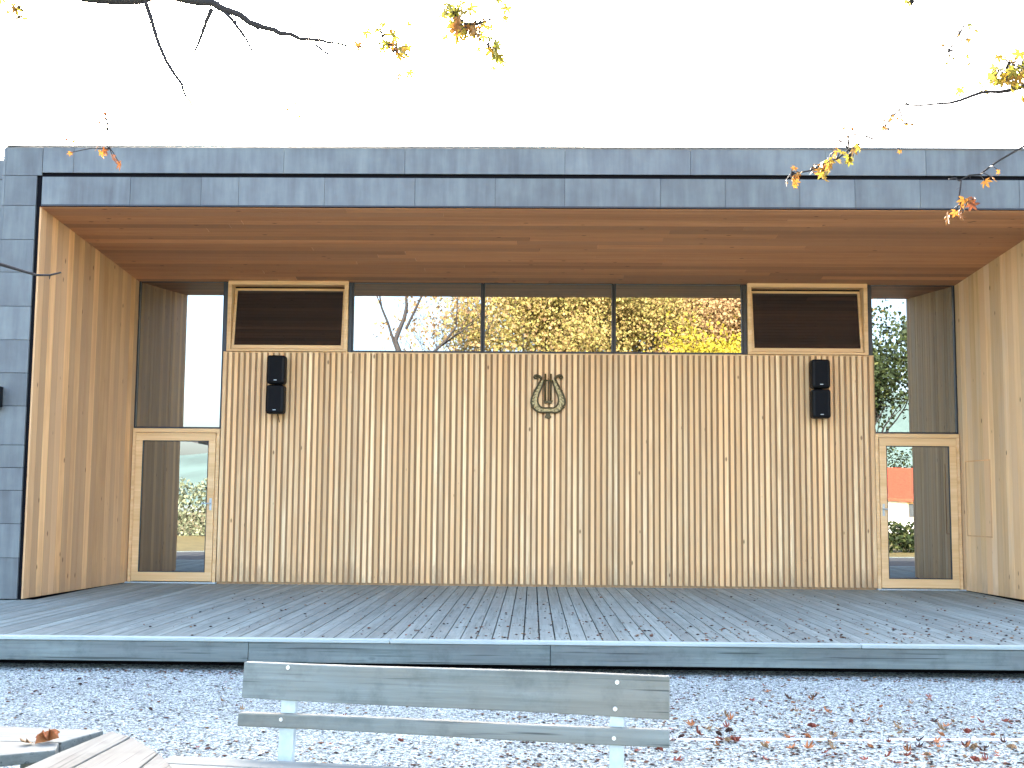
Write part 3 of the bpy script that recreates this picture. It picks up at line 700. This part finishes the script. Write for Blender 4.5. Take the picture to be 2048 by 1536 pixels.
# --- bare maple on the left: trunk just outside the frame, limbs reach in at the top left
def front_tree(name, base, label, limbs, twigs, leaves, seed, crown_mat, crown_n, crown_box):
    root = empty(name, base, label, 'tree'); B = Vector(base); rr = random.Random(seed)
    MB().tube(limbs[0][0], limbs[0][1], 12).build('trunk', M['bark'], root, smooth=True)
    for pts, rad in limbs[1:]:
        n = len(pts); rd = rad if isinstance(rad, list) else [rad*(1-.6*i/(n-1)) for i in range(n)]
        P = []; Q = []
        for i in range(n-1):           # knobbly subdivision
            for t in (0, .33, .66):
                j = rd[i]*.6
                P.append(Vector(pts[i]).lerp(Vector(pts[i+1]), t)+Vector((rr.uniform(-j, j), rr.uniform(-j, j), rr.uniform(-j, j)))); Q.append(rd[i]+(rd[i+1]-rd[i])*t)
        P.append(Vector(pts[-1])); Q.append(max(rd[-1], .005)); Q = [max(q_*1.12, .004) for q_ in Q]
        MB().tube(P, Q, 8).build('branch', M['bark'], root, smooth=True)
    b = MB(); NODES = []
    for pts, r0 in twigs:
        n = len(pts); P = []; Q = []
        for i in range(n-1):
            for t in (0, .5):
                P.append(Vector(pts[i]).lerp(Vector(pts[i+1]), t)+Vector((rr.uniform(-.008, .008), rr.uniform(-.01, .01), rr.uniform(-.008, .008)))); Q.append(r0*(1-.65*(i+t)/(n-1)))
        P.append(Vector(pts[-1])); Q.append(r0*.35); b.tube(P, [max(q_*1.9, .0034) for q_ in Q], 5); NODES += P
        for k in range(1, len(P)-1, 2):   # buds and spurs
            d = Vector((rr.uniform(-1, 1), rr.uniform(-1, 1), rr.uniform(-1, .2))).normalized(); b.tube([P[k], P[k]+d*rr.uniform(.008, .03)], [r0*.5, r0*.25], 4)
    for (x, y, z, s, t) in leaves:
        p = Vector((x, y, z)); q_ = min(NODES, key=lambda a: (a-p).length)
        if (q_-p).length < .4:
            mid = (p+q_)/2+Vector((rr.uniform(-.01, .01), 0, .012)); b.tube([q_, mid, p], [.0028, .0023, .002], 4)
    b.build('twigs', M['bark'], root, smooth=True)
    tips = []; b = MB()
    for st, dr, ln, rad in crown_box:
        grow(b, Vector(st), Vector(dr).normalized(), ln, rad, 4, tips, rr, .7, .3)
    b.build('upper_branches', M['bark'], root, smooth=True)
    # hanging leaves: real palmate outlines, drooping
    vs = []; fs = []; tn = []; o = leaf_outline()
    for (x, y, z, s, t) in leaves:
        rot = Matrix.Rotation(rr.uniform(0, 6.28), 3, 'Z') @ Matrix.Rotation(rr.uniform(.9, 2.0), 3, 'X') @ Matrix.Rotation(rr.uniform(2.5, 3.8), 3, 'Z')
        k = len(vs); vs.append(Vector((x, y, z))-B)
        for (a, c) in o: vs.append(Vector((x, y, z))-B+rot @ Vector((a*s, c*s, .35*s*(a*a+c*c)*rr.uniform(.5, 1))))
        n = len(o); fs += [(k, k+i, k+i+1) for i in range(1, n)]; tn += [t]*(n-1)
    np_mesh('leaves', np.array([tuple(v_) for v_ in vs]), np.array(fs), M['leaf_yellow'], root, tone=np.array(tn))
    if crown_n:
        r = np.random.default_rng(seed); T = np.array([tuple(t[0]-B) for t in tips if t[1] <= 2])
        idx = r.integers(0, len(T), crown_n); P = T[idx]+r.normal(size=(crown_n, 3))*.28
        P = P[P[:, 2]+B.z > 4.1]
        v_, f_ = leaf_cloud(P, .10, seed); np_mesh('crown', v_, f_, crown_mat, root, tone=r.random(len(f_)))
    return root
def hang(cx, y, cz, n, s, t0, t1, sx=.04, sz=.04):
    n = int(n*1.7+.5); s *= 1.15
    return [(random.gauss(cx, sx), y+random.uniform(-.15, .15), random.gauss(cz, sz), random.uniform(.7, 1.2)*s, random.uniform(t0, t1)) for _ in range(n)]
YB = -11.3
limbsL = [
 ([(-3.35, -12.0, GZ-.1), (-3.3, -11.95, .8), (-3.25, -11.9, 1.9), (-3.1, -11.8, 2.9), (-3.0, -11.75, 3.9)], [.15, .125, .115, .10, .08]),
 ([(-3.12, -11.8, 2.85), (-2.6, -11.55, 3.20), (-2.04, -11.35, 3.275), (-1.86, YB, 3.262), (-1.63, YB, 3.281), (-1.433, YB, 3.243), (-1.324, YB, 3.192), (-1.181, YB, 3.126), (-1.062, YB, 3.088), (-.976, YB, 3.077), (-.857, YB, 3.055)],
  [.04, .030, .022, .020, .018, .015, .013, .0105, .008, .006, .0035]),
 ([(-3.0, -11.75, 3.9), (-3.3, -11.9, 4.9), (-3.1, -12.1, 5.8)], [.075, .055, .035]),
]
twL = [
 ([(-.986, YB, 3.07), (-.931, YB-.02, 3.004), (-.864, YB-.02, 2.905), (-.816, YB, 2.844)], .0032),
 ([(-1.444, YB, 3.226), (-1.493, YB+.02, 3.103), (-1.538, YB+.03, 3.01)], .006),
 ([(-1.40, YB, 3.219), (-1.322, YB, 3.125), (-1.265, YB, 3.026), (-1.219, YB, 2.926)], .0045),
 ([(-1.86, YB, 3.262), (-1.75, YB, 3.31), (-1.701, YB, 3.17), (-1.653, YB, 3.047), (-1.595, YB, 2.926), (-1.538, YB, 2.837), (-1.508, YB, 2.772)], .007),
 ([(-1.345, YB, 3.192), (-1.333, YB, 3.014)], .0025),
 ([(-1.181, YB, 3.13), (-1.063, YB-.05, 3.144), (-.976, YB-.05, 3.099)], .0025),
 ([(-1.433, YB, 3.243), (-1.2, YB, 3.33), (-1.088, YB, 3.271), (-1.054, YB, 3.197)], .0025),
 ([(-3.2, -11.87, 2.0), (-2.7, -11.5, 2.2), (-2.352, YB, 2.117), (-2.244, YB, 2.075), (-2.147, YB, 2.058), (-2.048, YB, 2.065)], .006),
 ([(-2.04, -11.35, 3.275), (-1.98, YB, 3.2), (-1.93, YB, 3.1), (-1.91, YB, 3.02)], .0022),
 ([(-1.324, YB, 3.192), (-1.25, YB+.05, 3.15), (-1.15, YB+.05, 3.02), (-1.09, YB, 2.9), (-1.07, YB, 2.8)], .0026),
 ([(-1.06, YB, 3.088), (-1.0, YB, 3.16), (-.9, YB, 3.17), (-.8, YB, 3.13)], .002),
 ([(-1.70, YB, 3.17), (-1.74, YB, 3.08), (-1.73, YB, 3.0)], .0022),
 ([(-2.6, -11.55, 3.20), (-2.45, -11.4, 3.12), (-2.36, YB, 3.16), (-2.25, YB, 3.2)], .003),
 ([(-2.3, -11.45, 3.27), (-1.95, YB, 3.0), (-1.88, YB, 2.75), (-1.86, YB, 2.60)], .0012),
 ([(-.857, YB, 3.055), (-.75, YB, 3.06), (-.70, YB, 3.09), (-.66, YB, 3.03)], .0016),
 ([(-1.2, YB, 3.33), (-.8, YB, 3.36), (-.45, YB, 3.25), (-.33, YB, 3.13), (-.26, YB, 3.06)], .0022),
]
lvL = hang(-.68, YB, 3.08, 15, .036, .2, .9, .05, .05) + hang(-.41, YB, 3.19, 13, .04, .5, 1, .03, .035) + hang(-.32, YB, 3.12, 18, .042, .15, .9, .035, .04) + hang(-.22, YB, 3.04, 6, .034, .7, 1, .02, .02) \
    + hang(-.2, YB, 3.24, 5, .034, .5, 1, .03, .015) + hang(-1.865, YB, 2.575, 3, .034, 0, .3, .012, .015) + hang(-1.87, YB, 2.72, 4, .018, 0, .3, .02, .03) + hang(-2.05, YB, 2.65, 2, .02, 0, .2, .004, .02) \
    + hang(-2.31, YB, 3.23, 7, .03, .3, 1, .03, .02) + hang(-1.08, YB, 2.78, 5, .016, .1, .6, .08, .02)
front_tree('maple_tree', (-3.35, -12.0, GZ), 'nearly bare maple whose dark branches hang into the upper left', limbsL, twL, lvL, 5, M['crown_orange'], 1200,
           [((-3.1, -12.1, 5.6), (0, .2, 1), 1.9, .035), ((-3.0, -11.75, 3.9), (.7, -.2, 1), 1.8, .05), ((-3.2, -11.85, 4.5), (-.6, .2, 1), 1.7, .04), ((-3.1, -12.0, 5.2), (.7, .1, 1.1), 1.6, .035)])
limbsR = [
 ([(6.8, -12.1, GZ-.1), (6.75, -12.05, .9), (6.6, -12.0, 2.0), (6.5, -12.0, 3.2), (6.5, -12.0, 4.2)], [.17, .14, .13, .11, .09]),
 ([(6.55, -12.0, 2.7), (5.2, -11.9, 3.1), (3.9, -11.8, 3.25), (3.3, -11.7, 3.15), (2.6, -11.45, 3.10), (2.082, YB, 2.911), (1.955, YB, 2.868), (1.828, YB, 2.854), (1.701, YB, 2.813), (1.575, YB, 2.797), (1.512, YB, 2.806)],
  [.05, .045, .036, .028, .016, .009, .0075, .0062, .005, .0035, .002]),
 ([(6.5, -12.0, 3.5), (5.0, -11.9, 4.1), (3.3, -11.8, 3.95), (2.4, -11.4, 3.75)], [.06, .045, .03, .018]),
]
twR = [
 ([(2.6, -11.45, 3.08), (2.2, YB, 2.72), (1.893, YB, 2.569), (1.818, YB, 2.51), (1.734, YB, 2.482), (1.688, YB, 2.482)], .0032),
 ([(1.734, YB, 2.482), (1.735, YB, 2.40), (1.74, YB, 2.34)], .0014),
 ([(1.512, YB, 2.806), (1.46, YB, 2.75), (1.38, YB, 2.66), (1.27, YB, 2.60), (1.18, YB, 2.55), (1.03, YB, 2.50)], .0012),
 ([(2.4, -11.4, 3.75), (1.9, YB, 3.35), (1.75, YB, 3.12), (1.65, YB, 2.96)], .0014),
 ([(2.0, YB, 3.4), (1.6, YB, 3.32), (1.55, YB, 3.24)], .0014),
 ([(2.4, -11.4, 3.2), (2.1, YB, 3.05), (1.96, YB, 2.98)], .002),
]
lvR = hang(1.165, YB, 2.54, 8, .032, .05, .7, .025, .015) + hang(1.27, YB, 2.585, 6, .03, .3, .9, .025, .012) + hang(1.04, YB, 2.49, 4, .024, .1, .6, .012, .012) \
    + hang(1.735, YB, 2.345, 5, .034, .0, .25, .012, .025) + hang(1.855, YB, 2.48, 2, .026, 0, .3, .006, .01) + hang(1.94, YB, 2.94, 22, .036, .4, 1, .06, .04) + hang(2.05, YB, 2.98, 10, .036, .4, 1, .05, .05) \
    + hang(2.03, YB, 2.82, 4, .03, .3, .7, .02, .03) + hang(1.46, YB, 2.71, 10, .017, .0, .5, .05, .05) + hang(1.26, YB, 2.68, 6, .015, 0, .4, .05, .02) + hang(1.77, YB, 3.06, 9, .02, .3, .9, .05, .05) + hang(1.55, YB, 3.25, 5, .026, .5, 1, .04, .01)
front_tree('maple_tree', (6.8, -12.1, GZ), 'maple with yellow autumn leaves hanging into the upper right', limbsR, twR, lvR, 9, M['crown_gold'], 5200,
           [((6.5, -12.0, 4.1), (0, 0, 1), 1.9, .07), ((6.5, -12.0, 4.0), (-.6, .2, 1), 1.6, .05), ((6.5, -12.0, 4.0), (.8, -.1, 1), 1.8, .05), ((6.5, -12.0, 3.8), (0, -.8, .9), 1.7, .05)])
# --- trees behind the viewer (mirrored in the strip windows)
tree('autumn_tree', (.9, -27, GZ), 11, M['crown_gold'], 'golden green autumn tree mirrored in the middle strip window', 21, 42000, leafsize=.12)
tree('autumn_tree', (3.9, -29, GZ), 12, M['crown_gold'], 'tall golden autumn tree mirrored beside the middle mullion', 22, 42000, leafsize=.12)
tree('copper_tree', (7.2, -27, GZ), 11, M['crown_orange'], 'copper brown autumn tree mirrored in the third strip window', 23, 42000, leafsize=.12)
tree('lemon_tree', (5.95, -23.5, GZ), 7.2, M['crown_lemon'], 'small lemon yellow tree mirrored near the right hopper window', 24, 26000, leafsize=.12, clear=.3)
tree('copper_tree', (9.4, -30, GZ), 12, M['crown_orange'], 'rightmost copper tree behind the viewer, farthest from the golden trees', 28, 42000, leafsize=.14)
tree('copper_tree', (5.6, -31, GZ), 13, M['crown_orange'], 'tallest copper autumn tree standing behind the golden ones, mirrored in the third strip window', 27, 42000, leafsize=.14)
tree('bare_tree', (-3.2, -24, GZ), 10, M['crown_orange'], 'thin bare tree mirrored in the first strip window', 25, 900, depth=5)
tree('open_tree', (20.0, -54, GZ), 17, M['crown_green'], 'open dark green tree mirrored in the tall right pane', 26, 16000, leafsize=.26, trunk=.3, clear=.10)
# hedges
def hedge(x0, x1, y, z1, mat, label, seed, n=9000):
    r = np.random.default_rng(seed); P = np.stack([r.uniform(x0, x1, n), r.uniform(y-.5, y+.5, n), r.uniform(GZ, z1, n)], 1)
    P[:, 2] += .12*np.sin(P[:, 0]*3)+.08*np.sin(P[:, 0]*7.3)
    v_, f_ = leaf_cloud(P, .14, seed); o = np_mesh('hedge', v_, f_, mat, None, tone=r.random(n)); tag(o, label, 'hedge')
hedge(9.0, 19.0, -19.5, .55, M['crown_green'], 'dark clipped hedge mirrored in the right door', 31)
hedge(13, 26, -57, 4.6, M['crown_green'], 'tall dark hedge behind the red-roofed house', 33, 16000)
hedge(-22.0, -9.0, -30, 1.9, M['crown_pale'], 'pale bushy hedge mirrored in the left door', 32, 12000)
# houses behind the viewer
def cottage(x0, x1, y0, y1, ze, zr, roofm, label, name):
    r_ = empty(name, ((x0+x1)/2, (y0+y1)/2, GZ), label, 'house')
    MB().box(x0, x1, y0, y1, GZ, ze).build('wall', M['white'], r_)
    ym = (y0+y1)/2; b = MB(); e = .35
    b.add([(x0-e, y1+e, ze-.08), (x1+e, y1+e, ze-.08), (x1+e, ym, zr), (x0-e, ym, zr), (x0-e, y0-e, ze-.08), (x1+e, y0-e, ze-.08),
           (x0-e, y1+e, ze-.2), (x1+e, y1+e, ze-.2), (x1+e, y0-e, ze-.2), (x0-e, y0-e, ze-.2)],
          [(0, 3, 2, 1), (3, 4, 5, 2), (6, 7, 8, 9), (0, 1, 7, 6), (5, 4, 9, 8), (0, 6, 9, 4, 3), (1, 2, 5, 8, 7)])
    b.build('roof', roofm, r_)
    for k in range(3):
        xx = x0+(x1-x0)*(k+.5)/3
        f = MB().ring(xx-.5, xx+.5, .5, 1.35, .06, y1+.002, y1+.05).build('window', M['frame'], r_)
        MB().box(xx-.44, xx+.44, y1+.003, y1+.02, .56, 1.29).build('pane', M['pane_dark'], f)
cottage(13, 25, -50, -44, 1.6, 3.1, M['roof_red'], 'white house with a red tiled roof mirrored in the right door', 'white_house')
sh = empty('garden_shelter', (-8.3, -10.5, GZ), 'dark flat-roofed garden shelter mirrored above the left door', 'shelter')
b = MB(); b.prism([(-9.6, -11.4), (-7.15, -11.4), (-7.15, -9.2), (-9.6, -9.2)], [2.85, 2.30, 2.30, 2.85], [2.97, 2.42, 2.42, 2.97]); b.build('roof', M['roof_dark'], sh)
for x, y in ((-9.4, -11.2), (-8.9, -11.2), (-8.9, -9.4), (-9.4, -9.4)): MB().box(x-.04, x+.04, y-.04, y+.04, GZ, 2.28 if x > -8 else 2.75).build('post', M['roof_dark'], sh)
for o in list(bpy.data.objects):
    if '_local' in o: del o['_local']
